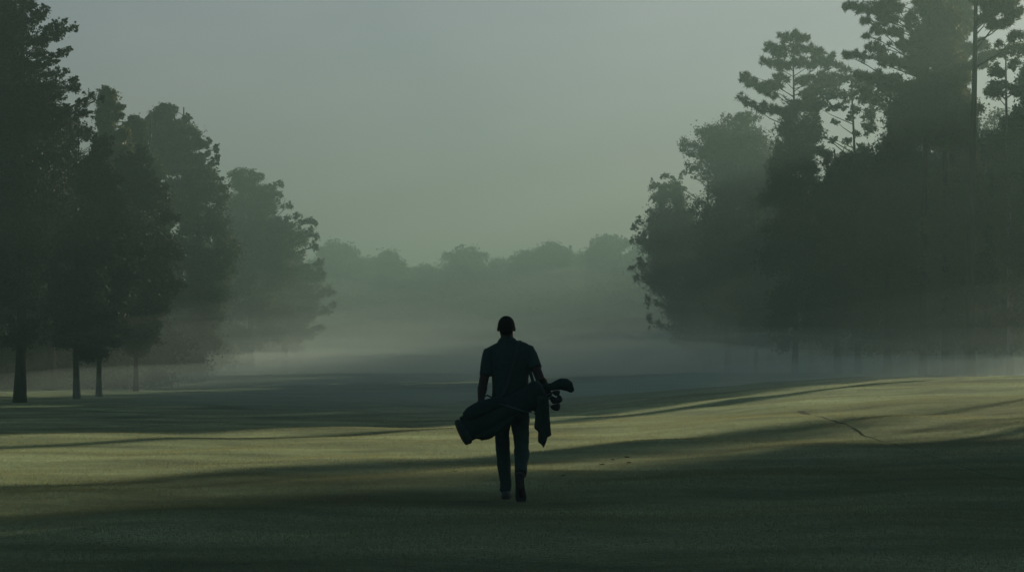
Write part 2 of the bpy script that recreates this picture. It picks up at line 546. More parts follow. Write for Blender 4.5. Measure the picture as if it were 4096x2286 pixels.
def make_tree(name, label, px, d, prof, clumps=(), nfill=20, n=30000, leaf=0.09, style='leaf', mt='leaf', tr=0.2, top=None,
              bark='bark', group=None, flat=1.0, lean=0.0, rmin=0.45, rmax=1.7, world_xy=None, limbs=26, holes=(), inner=(0.62, 0.82)):
    """prof: (py, x left, x right) rows of the crown; clumps: (px, py, rx, ry) foliage masses that stand out"""
    mpp = d / FPX
    bx = at(px, 380, d)[0]
    bz = H(bx, d) - 0.05
    root = empty(name, (bx, d, bz))
    tag(root, label, 'tree', group)
    cl = []
    prof = sorted(prof)
    nfill = int(nfill * FILL); n = int(n * LEAVES)
    pyv = np.array([p[0] for p in prof], float); lv = np.array([p[1] for p in prof], float); rv = np.array([p[2] for p in prof], float)
    if len(prof) > 1:
        fine = np.linspace(pyv[0], pyv[-1], 60)
        wf = np.interp(fine, pyv, rv - lv) + 1
        cdf = np.cumsum(wf) / wf.sum()
        tries = 0
        while len(cl) < nfill and tries < nfill * 6:
            tries += 1
            py = float(np.interp(random.random(), cdf, fine))
            xl, xr = float(np.interp(py, pyv, lv)), float(np.interp(py, pyv, rv))
            hw = (xr - xl) / 2 * mpp
            r = min(rmax, max(rmin, 0.36 * hw)) * random.uniform(0.75, 1.35)
            ang = random.random() * 2 * math.pi
            rad = math.sqrt(random.random()) * max(0.0, hw - 0.75 * r)
            cx, _, cz = at((xl + xr) / 2, py, d)
            X, Yo, Z = cx + rad * math.cos(ang) - bx, rad * math.sin(ang) * 0.85, cz - bz
            ppx = CX + (X + bx) / d * FPX
            if any((ppx - hx) ** 2 + (py - hy) ** 2 < (hr + r / mpp * 0.8) ** 2 for hx, hy, hr in holes):
                continue
            cl.append((X, Yo, Z, r, r, r * 0.8 * flat))
    extra, sat = [], []
    for (x, y, rx, ry) in clumps:
        wx, _, wz = at(x, y, d)
        hw = 1.2
        if len(prof) > 1:
            hw = (np.interp(y, pyv, rv) - np.interp(y, pyv, lv)) / 2 * mpp
        off = random.uniform(-0.45, 0.45) * max(0.6, min(hw, 3.0))
        c = (wx - bx, off, wz - bz)
        r = (rx * mpp, (rx + ry) / 2 * mpp, ry * mpp)
        extra.append(c + r)
        for _ in range(3):
            v = [random.gauss(0, 1) for _ in range(3)]
            m_ = math.sqrt(sum(q * q for q in v)) + 1e-6
            f = random.uniform(0.22, 0.42)
            sat.append(tuple(c[k] + v[k] / m_ * r[k] * random.uniform(0.9, 1.25) for k in range(3)) + tuple(q * f for q in r))
        hd = abs(c[0])
        if hd > 1.2 * rx * mpp:
            for k in inner:
                kk = k + random.uniform(-.06, .06)
                q = random.uniform(0.55, 0.9)
                cl.append((c[0] * kk, off * kk, c[2] - (1 - kk) * hd * random.uniform(0.15, 0.55), r[0] * q, r[1] * q, r[2] * q))
    cl += extra
    ncore = len(cl)
    cl += sat
    crown = link('crown', crown_mesh(cl, n, leaf, style), M[mt], root, smooth=False)
    # trunk with its limbs
    zs = [c[2] for c in cl]
    ztop = (max(zs) - 0.1) if top is None else at(px, top, d)[2] - bz
    g = Geo()
    ns = 12
    ph = random.random() * 6
    lean = lean or random.uniform(-0.02, 0.02)
    pts, rad = [], []
    for i in range(ns + 1):
        t = i / ns
        wob = 0.012 * ztop * math.sin(ph + 3.2 * t) * t
        pts.append((lean * t * ztop + wob, wob * 0.6, t * ztop))
        rad.append(tr * (1 - 0.82 * t ** 1.3) * (1 + 0.40 * math.exp(-t * ztop / 0.5)))
    g.tube(pts, rad, 9)

    def tpt(z):
        t = min(max(z / ztop, 0), 1)
        k = t * ns
        i = min(int(k), ns - 1)
        f = k - i
        return Vector(pts[i]).lerp(Vector(pts[i + 1]), f), rad[i] * (1 - f) + rad[i + 1] * f
    zlow = min(zs)
    order = list(range(ncore))[::-1][:limbs]
    for k in order:
        c = Vector(cl[k][:3])
        hd = math.hypot(c.x, c.y)
        z0 = max(zlow * 0.8, min(ztop * 0.97, c.z - hd * random.uniform(0.35, 0.8)))
        a, ra = tpt(z0)
        ra = min(ra * 0.5, 0.02 + 0.014 * hd)
        mid = a.lerp(c, 0.5) + Vector((random.uniform(-.1, .1), random.uniform(-.1, .1), random.uniform(-0.04, 0.10))) * hd
        q1 = a.lerp(mid, 0.55); q2 = mid.lerp(c, 0.5) + Vector((0, 0, 0.03 * hd))
        g.tube([a, q1, mid, q2, c], [ra, ra * 0.8, ra * 0.6, ra * 0.42, 0.012], 5)
        for _ in range(3):
            e = c + Vector([random.uniform(-1, 1) * cl[k][3 + j] * 0.9 for j in range(3)])
            g.tube([q2, q2.lerp(e, 0.5) + Vector((0, 0, 0.05)), e], [ra * 0.35, ra * 0.22, 0.008], 4)
    link('trunk', g.mesh('trunk'), M[bark], root)
    return root


GL, GRT, GF = 'trees along the left of the fairway', 'trees along the right of the fairway', 'hazy trees closing the end of the fairway'
T = make_tree
# --- left
T('broadleaf_tree', 'tall dark broadleaf tree cut off by the left edge and the top of the photo', 20, 76,
  [(-70, 5, 25), (-40, -25, 20), (0, -45, 26), (40, -45, 44), (75, -45, 55), (110, -45, 74), (150, -45, 80), (220, -45, 74), (300, -40, 60), (350, -15, 48)],
  [(39, 13, 8, 8), (30, 4, 8, 9), (44, 6, 4, 4), (63, 30, 10, 9), (71, 24, 4, 5), (55, 38, 7, 5), (63, 54, 10, 3.5), (70, 50, 4, 3), (46, 24, 4, 3), (49, 61, 7, 4.5), (38, 50, 8, 8),
   (60, 72, 8, 6), (70, 77, 5, 5), (74, 87, 6, 6), (64, 97, 9, 6), (93, 98, 5, 5), (86, 103, 6, 4), (97, 95, 3, 3), (90, 116, 7, 4), (80, 112, 8, 6), (62, 115, 10, 8), (10, 8, 14, 12), (24, 22, 12, 10), (2, 34, 16, 12), (22, 44, 12, 9), (40, 40, 9, 6), (12, 62, 18, 10), (36, 66, 12, 8), (52, 84, 12, 8), (18, -10, 14, 10), (30, 88, 16, 10)],
  nfill=70, n=85000, leaf=0.085, mt='leaf_dark', tr=0.2, group=GL)
T('broadleaf_tree', 'dark tree with a flared trunk, left one of the two clear trunks on the left', 77, 83,
  [(125, 60, 85), (150, 45, 110), (200, 35, 122), (260, 35, 125), (310, 40, 118), (354, 52, 106)],
  [(102, 148, 9, 6), (110, 152, 5, 5), (96, 155, 10, 6), (118, 200, 8, 8), (86, 132, 10, 9), (100, 166, 12, 10), (92, 180, 14, 10), (112, 178, 10, 9), (104, 140, 8, 7)], nfill=45, n=60000, leaf=0.085, mt='leaf_dark', tr=0.13, group=GL)
T('broadleaf_tree', 'slim dark tree, right one of the two clear trunks on the left', 99, 86,
  [(190, 90, 120), (230, 75, 142), (280, 70, 150), (320, 75, 140), (357, 84, 118)], [(125, 215, 8, 8), (140, 250, 8, 7), (133, 275, 8, 6)], nfill=32, n=45000, leaf=0.085, mt='leaf_dark', tr=0.11, group=GL)
T('broadleaf_tree', 'dark low crowned tree just right of the two clear trunks on the left', 136, 95,
  [(150, 118, 150), (175, 105, 165), (220, 100, 178), (280, 98, 182), (320, 102, 176), (356, 112, 158)], [(160, 190, 9, 8), (172, 215, 8, 9), (176, 250, 8, 10), (178, 285, 8, 8), (125, 160, 10, 8), (145, 158, 9, 7)], nfill=40, n=50000, leaf=0.095, mt='leaf_dark', tr=0.11, group=GL)
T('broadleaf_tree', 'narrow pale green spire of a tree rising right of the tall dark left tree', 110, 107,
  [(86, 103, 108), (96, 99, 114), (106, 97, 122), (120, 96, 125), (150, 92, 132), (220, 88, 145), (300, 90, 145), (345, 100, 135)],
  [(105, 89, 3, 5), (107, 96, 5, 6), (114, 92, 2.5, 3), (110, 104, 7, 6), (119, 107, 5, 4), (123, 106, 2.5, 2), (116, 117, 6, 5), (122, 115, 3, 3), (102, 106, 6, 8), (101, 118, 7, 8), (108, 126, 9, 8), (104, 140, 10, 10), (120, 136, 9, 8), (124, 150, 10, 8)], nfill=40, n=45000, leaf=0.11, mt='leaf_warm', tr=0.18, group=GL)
T('broadleaf_tree', 'grey green bushy tree between the pale spire and the open round crown on the left', 147, 118,
  [(120, 128, 142), (135, 122, 152), (170, 120, 168), (230, 118, 176), (300, 120, 174), (345, 130, 165)], [(133, 121, 5, 4), (126, 126, 4, 4), (141, 124, 5, 4), (170, 200, 5, 8), (174, 222, 4, 8), (130, 150, 9, 8), (136, 140, 10, 8), (126, 166, 9, 9), (142, 160, 10, 9), (160, 175, 9, 8)],
  nfill=40, n=42000, leaf=0.11, mt='leaf', tr=0.19, group=GL)
T('broadleaf_tree', 'round open crowned tree with a ragged right side, standing tallest beyond the pale spire', 178, 138,
  [(106, 160, 176), (114, 148, 186), (128, 142, 193), (145, 150, 205), (160, 155, 210), (172, 160, 198)],
  [(160, 112, 7, 5), (171, 109, 9, 4), (187, 119, 4.5, 4.5), (150, 117, 5, 4), (141, 123, 6, 5), (195, 134, 4.5, 4.5), (204, 145, 6, 4), (209, 141, 3, 4), (218, 149, 3.2, 5), (218, 157, 2.5, 3.5), (211, 163, 5, 3), (200, 168, 6, 3), (175, 168, 5, 3)],
  nfill=26, n=42000, leaf=0.12, mt='leaf', tr=0.24, group=GL)
T('broadleaf_tree', 'bushy tree filling the space under the round open crown on the left', 200, 131,
  [(172, 172, 220), (200, 160, 232), (250, 160, 240), (300, 165, 238), (345, 178, 225)], [(190, 178, 6, 4), (213, 178, 7, 5), (172, 184, 9, 6), (184, 181, 8, 5), (160, 188, 9, 7), (200, 180, 9, 5), (222, 186, 7, 5)], nfill=40, n=36000, leaf=0.13, mt='leaf', tr=0.26, group=GL)
T('broadleaf_tree', 'wide hazy tree on the left with a lumpy crown sloping down to the right', 250, 192,
  [(170, 236, 258), (182, 226, 270), (205, 220, 292), (250, 216, 306), (300, 220, 300), (342, 232, 285)],
  [(232, 174, 5, 4), (252, 173, 7, 4), (279, 182, 3.5, 4), (271, 188, 6, 5), (281, 194, 3, 5), (290, 206, 4, 4), (298, 216, 5, 4), (308, 219, 5, 4), (315, 223, 3, 3), (309, 231, 5, 5), (317, 236, 3.5, 4), (313, 246, 4.5, 4.5)],
  nfill=50, n=70000, leaf=0.15, mt='leaf', tr=0.34, group=GL, rmax=2.2)
T('broadleaf_tree', 'palest and lowest of the left trees, its lumps hanging over the misty end', 285, 225,
  [(235, 270, 312), (260, 262, 322), (300, 258, 325), (338, 268, 310)],
  [(322, 262, 4, 6), (318, 275, 7, 7), (328, 290, 5, 7), (334, 304, 3.5, 3.5), (327, 310, 5, 4), (320, 328, 7, 4), (309, 335, 7, 3.5)], nfill=34, n=30000, leaf=0.18, mt='leaf', tr=0.36, group=GL, rmax=2.2)
LWOOD = 'hazy trunk and crown deep in the wood on the left, seen between the nearer trunks'
for px, d, t, w in ((-18, 92, 40, 60), (12, 100, 60, 55), (50, 96, 120, 50), (128, 128, 190, 45), (168, 150, 210, 40), (208, 172, 215, 38), (232, 180, 220, 36), (30, 130, 150, 50), (85, 140, 160, 50)):
    T('broadleaf_tree', LWOOD, px, d, [(t, px - 8, px + 8), (t + 30, px - w * .6, px + w * .6), (t + 90, px - w, px + w), (345, px - w * .7, px + w * .7)],
      nfill=30, n=20000, leaf=0.14, mt='leaf_dark', tr=0.16 + 0.0008 * d, group='trees deep in the left wood', limbs=10, rmax=2.2)
for px, d, t, w in ((-70, 84, 20, 75), (-150, 92, 60, 80), (-120, 115, 90, 70), (-250, 100, 40, 90), (-230, 135, 110, 80), (-370, 112, 70, 90), (-330, 150, 130, 80)):
    T('broadleaf_tree', 'tree continuing the left wood beyond the left edge', px, d, [(t, px - 8, px + 8), (t + 30, px - w * .6, px + w * .6), (t + 110, px - w, px + w), (345, px - w * .7, px + w * .7)],
      nfill=44, n=26000, leaf=0.16, mt='leaf_dark', tr=0.16, group='trees beyond the left edge', limbs=10, rmax=2.4)
# --- right
T('broadleaf_tree', 'leftmost tree of the right side, hazy, with leaf lumps stepping down left', 706, 182,
  [(176, 660, 672), (195, 652, 695), (230, 640, 715), (260, 638, 722), (300, 650, 725), (335, 670, 722)],
  [(664, 175, 5, 4), (653, 186, 6, 5), (662, 190, 7, 6), (655, 197, 5, 4), (673, 183, 6, 5), (660, 208, 6, 4), (650, 212, 4, 4), (640, 221, 4, 4), (634, 228, 4, 4), (631, 241, 3, 3), (640, 238, 7, 7),
   (631, 268, 3, 4), (637, 277, 3.5, 4), (642, 262, 7, 7), (648, 300, 3.5, 7), (650, 318, 3.5, 7), (660, 325, 5, 4), (675, 341, 5, 3), (690, 340, 7, 3)], nfill=46, n=46000, leaf=0.15, mt='leaf', tr=0.26, group=GRT, rmax=2.1)
T('broadleaf_tree', 'rounded broadleaf tree with a big dome crown, left of the small open pine', 728, 160,
  [(116, 722, 755), (128, 702, 775), (150, 690, 785), (200, 685, 795), (260, 690, 800), (320, 700, 795), (346, 715, 780)],
  [(727, 118, 7, 5), (744, 116, 9, 4), (757, 117, 6, 4), (708, 128, 6, 6), (698, 134, 5, 5), (686, 142, 7, 7), (684, 152, 5, 6), (690, 165, 7, 5), (685, 172, 5, 3)], nfill=80, n=90000, leaf=0.135, mt='leaf', tr=0.24, group=GRT, rmax=2.2)
T('pine_tree', 'small open topped pine with flat tiers standing above the dome crowned tree', 795, 122,
  [(105, 770, 818), (120, 765, 825), (150, 770, 822), (200, 760, 830), (270, 760, 835), (340, 770, 825)],
  [(795, 37, 11, 4.5), (785, 40, 7, 5), (806, 36, 6, 4), (770, 46, 6, 5), (778, 52, 7, 5), (795, 49, 11, 6), (765, 60, 4.5, 3.5), (780, 63, 9, 5), (800, 61, 11, 6), (813, 48, 5, 4), (822, 53, 6, 4.5), (830, 58, 4, 3.5), (820, 64, 8, 5),
   (838, 64, 5, 3.5), (845, 70, 5, 4), (744, 77, 5, 4.5), (752, 82, 7, 4.5), (758, 90, 7, 5), (770, 84, 7, 5), (778, 78, 7, 4), (742, 97, 5, 3.5), (748, 102, 4, 3), (775, 108, 13, 3.5), (760, 107, 5, 2.5), (795, 107, 11, 4.5), (812, 92, 9, 7), (826, 82, 10, 7), (808, 78, 8, 5)],
  nfill=40, n=70000, leaf=0.13, style='needle', mt='needle', tr=0.17, group=GRT, limbs=30)
T('pine_tree', 'tall pine with long limbs reaching up left, cut off by the top of the photo', 923, 98,
  [(-60, 915, 930), (-20, 905, 950), (20, 905, 962), (50, 905, 975), (90, 890, 970), (140, 880, 965)],
  [(852, 4, 7, 4), (862, 8, 6, 4), (875, 6, 9, 6), (890, 2, 7, 6), (866, 20, 5, 3.5), (885, 16, 7, 5), (877, 28, 6, 4), (893, 30, 7, 5), (868, 36, 4, 2.5), (872, 50, 9, 4), (846, 56, 5, 3.5), (858, 55, 7, 2.8), (880, 57, 9, 3), (895, 62, 7, 3.5),
   (901, 45, 6, 6), (913, 18, 6, 9), (930, 10, 7, 9), (942, 30, 9, 7), (952, 18, 8, 7), (912, 62, 6, 9), (868, 74, 6, 3), (884, 80, 9, 5), (855, 78, 8, 4)],
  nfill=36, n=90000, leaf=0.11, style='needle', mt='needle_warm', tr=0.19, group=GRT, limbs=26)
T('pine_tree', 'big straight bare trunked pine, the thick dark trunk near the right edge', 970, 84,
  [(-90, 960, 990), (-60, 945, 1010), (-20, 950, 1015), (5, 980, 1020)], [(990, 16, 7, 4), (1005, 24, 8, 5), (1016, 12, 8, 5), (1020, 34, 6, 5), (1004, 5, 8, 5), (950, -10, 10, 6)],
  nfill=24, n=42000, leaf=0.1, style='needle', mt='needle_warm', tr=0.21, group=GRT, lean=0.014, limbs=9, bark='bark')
T('broadleaf_tree', 'broad dark tree right of the sky hole, under the tall limbs of the pine', 888, 108,
  [(78, 880, 915), (95, 862, 940), (130, 858, 955), (200, 845, 960), (280, 845, 965), (340, 858, 950)], [(862, 88, 7, 5), (876, 76, 7, 4), (898, 78, 7, 5)], nfill=60, n=75000, leaf=0.1, mt='leaf', tr=0.2, group=GRT, holes=[(842, 130, 13)])
T('broadleaf_tree', 'dark tree whose limbs ring the sky hole between the small pine and the tall pine', 858, 119,
  [(158, 820, 885), (200, 815, 900), (280, 815, 900), (340, 825, 890)],
  [(826, 79, 11, 6), (842, 80, 12, 6), (858, 82, 12, 6), (872, 84, 11, 7), (815, 92, 10, 7), (833, 93, 12, 6), (850, 95, 12, 6), (866, 98, 11, 7), (820, 105, 10, 6), (838, 108, 9, 4), (856, 108, 9, 4), (872, 112, 8, 8),
   (813, 118, 8, 7), (816, 135, 8, 9), (869, 130, 8, 8), (850, 118, 4, 3), (836, 121, 4, 3), (846, 141, 6, 3), (858, 133, 4, 4), (832, 139, 4, 4), (805, 120, 8, 8), (811, 108, 9, 6), (806, 135, 8, 8), (863, 148, 9, 6), (830, 154, 11, 6), (848, 156, 9, 5), (818, 149, 9, 6)], nfill=30, n=52000, leaf=0.11, mt='leaf', tr=0.18, group=GRT, holes=[(842, 130, 14)], inner=(), limbs=12)
T('broadleaf_tree', 'dark bushy tree below the sky hole, between the small pine and the tall pine', 838, 116,
  [(152, 830, 850), (165, 815, 870), (210, 795, 890), (280, 795, 890), (342, 805, 880)], [(818, 150, 7, 5), (866, 152, 7, 5)], nfill=50, n=52000, leaf=0.11, mt='leaf_dark', tr=0.2, group=GRT, holes=[(842, 130, 14)])
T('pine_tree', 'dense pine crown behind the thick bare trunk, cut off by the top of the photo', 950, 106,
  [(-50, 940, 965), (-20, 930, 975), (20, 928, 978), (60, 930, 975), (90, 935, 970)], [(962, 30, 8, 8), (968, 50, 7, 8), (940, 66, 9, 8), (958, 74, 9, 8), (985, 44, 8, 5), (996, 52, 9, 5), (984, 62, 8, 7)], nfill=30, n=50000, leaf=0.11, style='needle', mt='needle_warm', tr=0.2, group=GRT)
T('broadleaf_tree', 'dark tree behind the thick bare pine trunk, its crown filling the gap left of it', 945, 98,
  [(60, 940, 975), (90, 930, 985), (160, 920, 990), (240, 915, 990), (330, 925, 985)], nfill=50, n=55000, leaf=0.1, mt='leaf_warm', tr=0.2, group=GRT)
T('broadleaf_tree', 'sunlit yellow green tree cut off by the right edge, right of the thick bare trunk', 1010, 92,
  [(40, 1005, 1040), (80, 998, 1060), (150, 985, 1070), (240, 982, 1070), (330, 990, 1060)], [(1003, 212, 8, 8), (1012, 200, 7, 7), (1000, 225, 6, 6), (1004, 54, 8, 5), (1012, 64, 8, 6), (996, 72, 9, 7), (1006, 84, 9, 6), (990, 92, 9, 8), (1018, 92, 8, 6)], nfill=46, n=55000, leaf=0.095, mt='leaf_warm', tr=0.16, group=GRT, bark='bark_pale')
T('broadleaf_tree', 'low hazy tree at the feet of the dome crowned tree, with thin twin-like trunks nearby', 756, 148,
  [(200, 745, 768), (240, 730, 785), (300, 722, 795), (345, 735, 780)], nfill=34, n=28000, leaf=0.13, mt='leaf', tr=0.16, group=GRT, bark='bark_pale')
RWOOD = 'hazy trunk and crown deep in the wood on the right, seen between the nearer trunks'
for px, d, t, w, bk in ((712, 190, 200, 30, 'bark'), (729, 172, 190, 28, 'bark'), (770, 168, 150, 40, 'bark'), (812, 150, 165, 42, 'bark'), (860, 140, 170, 45, 'bark'), (905, 128, 95, 48, 'bark'), (935, 135, 90, 45, 'bark'), (965, 120, 90, 48, 'bark'), (984, 104, 150, 50, 'bark_pale'), (998, 98, 220, 45, 'bark_pale'), (1030, 110, 60, 60, 'bark'), (1060, 96, 40, 60, 'bark')):
    T('broadleaf_tree', RWOOD, px, d, [(t, px - 8, px + 8), (t + 30, px - w * .6, px + w * .6), (t + 90, px - w, px + w), (345, px - w * .7, px + w * .7)],
      nfill=30, n=20000, leaf=0.13, mt='leaf_dark', tr=0.15 + 0.0006 * d, group='trees deep in the right wood', limbs=10, rmax=2.2, bark=bk, holes=[(842, 130, 14)])
# --- low bushes deep under the trees
BUSH = (('low hazy bush in the undergrowth deep under the left trees', 'bushes deep under the left trees', [(8, 98), (40, 101), (74, 100), (112, 104), (146, 112), (178, 128), (-12, 108), (22, 104), (58, 112), (96, 118), (128, 124), (160, 138), (195, 160), (225, 190), (40, 125), (110, 150), (-30, 120), (10, 135), (45, 118), (80, 150), (115, 140), (150, 165), (185, 185), (215, 205), (250, 230), (280, 250)]),
        ('low hazy bush in the undergrowth deep under the right trees', 'bushes deep under the right trees', [(700, 215), (725, 200), (750, 190), (780, 180), (810, 165), (840, 155), (868, 165), (895, 150), (925, 145), (950, 135), (980, 128), (1005, 122), (1035, 118)]))
for lab, grp, pts in BUSH:
    for px, d in pts:
        w = 3.6 / d * FPX
        hh = random.uniform(3.2, 5.5) / d * FPX
        yb = CY - 0 + 79 + (CAMZ - H(at(px, 380, d)[0], d)) / d * FPX
        o = T('bush', lab, px, d, [(yb - hh, px - w * .4, px + w * .4), (yb - hh * .6, px - w, px + w), (yb - 4, px - w * .9, px + w * .9)], nfill=10, n=5000, leaf=0.14, mt='leaf_dark', tr=0.05, group=grp, limbs=6)
        o['category'] = 'bush'
# --- the far end
FAR = [('broad hazy round topped tree of the far end, closest to the left trees', 338, 243, 30, 395), ('flat hazy tree in the left dip of the far misty tree line', 366, 262, 24, 420),
       ('hazy double topped tree in the left third of the far misty tree line', 390, 254, 26, 405), ('low hazy tree just left of the tallest middle dome of the far tree line', 424, 266, 26, 420),
       ('hazy dome topped tree, the middle hump of the far misty tree line', 465, 246, 34, 400), ('low hazy tree right behind the walking person, in the dip of the far tree line', 500, 262, 24, 425),
       ('hazy tree with a small bump, left shoulder of the wide hump right of the person', 527, 252, 24, 402), ('hazy tree topping the wide hump of the far tree line right of the person', 553, 243, 28, 396),
       ('low hazy tree in the right dip of the far misty tree line', 582, 256, 24, 415), ('tallest hazy tree of the far tree line, close to the right trees', 612, 233, 30, 380),
       ('hazy far tree half hidden behind the left edge of the right trees', 648, 245, 32, 390)]
for lab, px, t, w, d in FAR:
    T('broadleaf_tree', lab, px, d, [(t + 3, px - w * .38, px + w * .38), (t + 10, px - w * .75, px + w * .75), (t + 26, px - w, px + w), (t + 75, px - w * 1.15, px + w * 1.15), (358, px - w, px + w)],
      clumps=[(px + w * q, t + 4 + 9 * abs(q) + random.uniform(0, 3), w * .24, 5) for q in (-.5, -.25, 0, .22, .5)], nfill=60, n=30000, leaf=0.42, mt='leaf', tr=0.4, group=GF, limbs=4, rmin=1.8, rmax=3.6)
for px, t, w, d in ((215, 255, 40, 440), (275, 250, 40, 445), (320, 258, 34, 440), (405, 268, 36, 455), (445, 270, 36, 450), (535, 264, 36, 455), (595, 262, 36, 450), (690, 255, 40, 430), (740, 250, 40, 440)):
    T('broadleaf_tree', 'very faint tree standing behind the front row at the misty far end', px, d, [(t, px - w * .4, px + w * .4), (t + 20, px - w * .8, px + w * .8), (t + 60, px - w, px + w), (358, px - w, px + w)],
      nfill=40, n=10000, leaf=0.5, mt='leaf', tr=0.4, group='second row of trees at the far end', limbs=4, rmin=1.2, rmax=3.2)


# --- the trees right of the frame whose shade lies over the fairway
def shade_tree(x, d, h, r, seed_n=26000, z0=1.2):
    mpp = d / FPX
    px = CX + x / d * FPX
    b = at(px, 380, d)[2]
    g0 = H(x, d)
    def py(z):  # pixel row of a height
        lo, hi = -3000, 900
        for _ in range(40):
            m = (lo + hi) / 2
            if at(px, m, d)[2] > z: lo = m
            else: hi = m
        return lo
    k = r / mpp
    T('broadleaf_tree', 'shade tree standing beyond the right edge, throwing its long shadow over the fairway', px, d,
      [(py(g0 + h), px - k * .35, px + k * .35), (py(g0 + h * .8), px - k * .8, px + k * .8), (py(g0 + h * .5), px - k, px + k), (py(g0 + z0), px - k * .75, px + k * .75)],
      nfill=46, n=seed_n, leaf=0.17 if d < 182 else 0.4, mt='leaf', tr=0.22, group='shade trees beyond the right edge', limbs=12, rmax=1.9)


SN, SS = (math.cos(R(SUN_AZ)), -math.sin(R(SUN_AZ))), (math.sin(R(SUN_AZ)), math.cos(R(SUN_AZ)))
for (u, t, h, r) in ((-13.6, 56, 16, 3.6), (-11.0, 66, 17, 3.6), (-7.5, 55, 16, 4.2), (-26.6, 75, 16, 0.9), (-8.5, 66, 16, 4.6), (-4.5, 57, 17, 4.8), (-1, 66, 17, 5), (3, 57, 16, 5), (7, 66, 17, 5), (11, 58, 17, 5), (15, 66, 17, 5), (20, 60, 17, 5.5), (26, 62, 17, 5.5),
                     (-32.3, 82, 17, 4.0), (-36, 93, 18, 4.6), (-41, 100, 18, 5), (-47, 106, 19, 5), (-53, 118, 19, 5), (-60, 128, 19, 5.5), (-68, 138, 20, 6), (-78, 150, 20, 6), (-90, 165, 20, 6), (-102, 180, 20, 6)):
    shade_tree(u * SN[0] + t * SS[0], u * SN[1] + t * SS[1], h, r, 3800 if r < 1 or u == -13.6 else 26000)

for (u, t, z0, r) in ((-17.6, 74, 12.3, 2.0),):         # unseen high thin crown, added to dim part of the lit lane
    shade_tree(u * SN[0] + t * SS[0], u * SN[1] + t * SS[1], 17.5, r, 2600, z0)
for k in range(23):
    dd = 210 + 9.5 * k
    shade_tree(0.155 * dd + (14 if k % 2 else 2) + random.uniform(-3, 3), dd, random.uniform(18, 23), random.uniform(5.5, 7), 9000)

# ------------------------------------------------------------------ the walking person
PX0, PY0 = -0.058, 19.6
PZ0 = H(PX0, PY0) - 0.004
person = empty('person', (PX0, PY0, PZ0))
tag(person, 'person in dark short sleeved shirt and trousers walking away with a golf bag', 'person')

LH, LK, LA = (-0.045, 0.0, 0.93), (-0.034, 0.085, 0.50), (0.0, 0.09, 0.09)
RH, RK, RA = (0.125, 0.0, 0.93), (0.155, -0.08, 0.50), (0.14, -0.42, 0.245)
LS, LE, LW = (-0.168, -0.005, 1.425), (-0.228, -0.06, 1.12), (-0.243, -0.235, 0.995)
RS, RE, RW = (0.228, -0.01, 1.45), (0.335, -0.15, 1.175), (0.395, 0.065, 1.11)


def lerp(a, b, t):
    return tuple(a[i] + (b[i] - a[i]) * t for i in range(3))


TORSO = [((0.04, 0.01, 0.86), (0.165, 0.115)), ((0.04, 0.0, 0.95), (0.172, 0.125)), ((0.042, 0.0, 1.05), (0.158, 0.112)), ((0.042, 0.0, 1.16), (0.162, 0.112)),
         ((0.040, -0.005, 1.28), (0.178, 0.122)), ((0.035, -0.01, 1.38), (0.186, 0.122)), ((0.03, -0.01, 1.45), (0.178, 0.105)), ((0.022, -0.005, 1.505), (0.125, 0.085)), ((0.014, 0.0, 1.545), (0.078, 0.07))]
b = Geo()
b.tube([t[0] for t in TORSO], [t[1] for t in TORSO], 24, side=(1, 0, 0))
b.tube([(0.015, -0.005, 1.50), (0.010, 0.004, 1.57), (0.006, 0.012, 1.64)], [(0.072, 0.068), (0.064, 0.066), (0.062, 0.066)], 18, side=(1, 0, 0))
# head: skull, jaw, brow, nose, lips, ears
b.ball((0.002, 0.005, 1.70), (0.079, 0.098, 0.097), 20, 14)
b.ball((0.002, 0.035, 1.645), (0.066, 0.078, 0.075), 18, 12)
b.ball((0.002, 0.075, 1.60), (0.036, 0.036, 0.028), 14, 8)
b.ball((0.002, 0.088, 1.715), (0.055, 0.02, 0.012), 14, 8)
b.ball((0.002, 0.112, 1.665), (0.015, 0.018, 0.02), 10, 8)
b.tube([(0.002, 0.095, 1.70), (0.002, 0.112, 1.672)], [0.009, 0.013], 8, dome=True)
b.ball((0.002, 0.102, 1.628), (0.024, 0.012, 0.007), 12, 6)
b.ball((0.002, 0.1, 1.616), (0.02, 0.012, 0.007), 12, 6)
for s in (-1, 1):
    b.ball((0.002 + s * 0.082, -0.004, 1.672), (0.010, 0.020, 0.029), 12, 9, Matrix.Rotation(s * -0.30, 3, 'Z'))
# arms
b.tube([lerp(LS, LE, 0.05), lerp(LS, LE, .3), lerp(LS, LE, .6), LE, lerp(LE, LW, .3), lerp(LE, LW, .65), LW],
       [0.046, 0.052, 0.048, 0.045, 0.049, 0.041, 0.032], 16, dome=True)
b.tube([lerp(RS, RE, 0.05), lerp(RS, RE, .3), lerp(RS, RE, .6), RE, lerp(RE, RW, .3), lerp(RE, RW, .65), RW],
       [0.046, 0.052, 0.048, 0.045, 0.048, 0.040, 0.031], 16, dome=True)
# legs
for h, k, a in ((LH, LK, LA), (RH, RK, RA)):
    b.tube([h, lerp(h, k, .35), lerp(h, k, .75), k, lerp(k, a, .3), lerp(k, a, .7), a], [0.082, 0.076, 0.062, 0.055, 0.056, 0.043, 0.036], 16, dome=True)
b.tube([LA, (0.0, 0.15, 0.055), (0.0, 0.24, 0.04)], [0.034, 0.035, 0.026], 12, dome=True)
b.tube([RA, (0.142, -0.425, 0.14), (0.145, -0.405, 0.06)], [0.034, 0.033, 0.026], 12, dome=True)


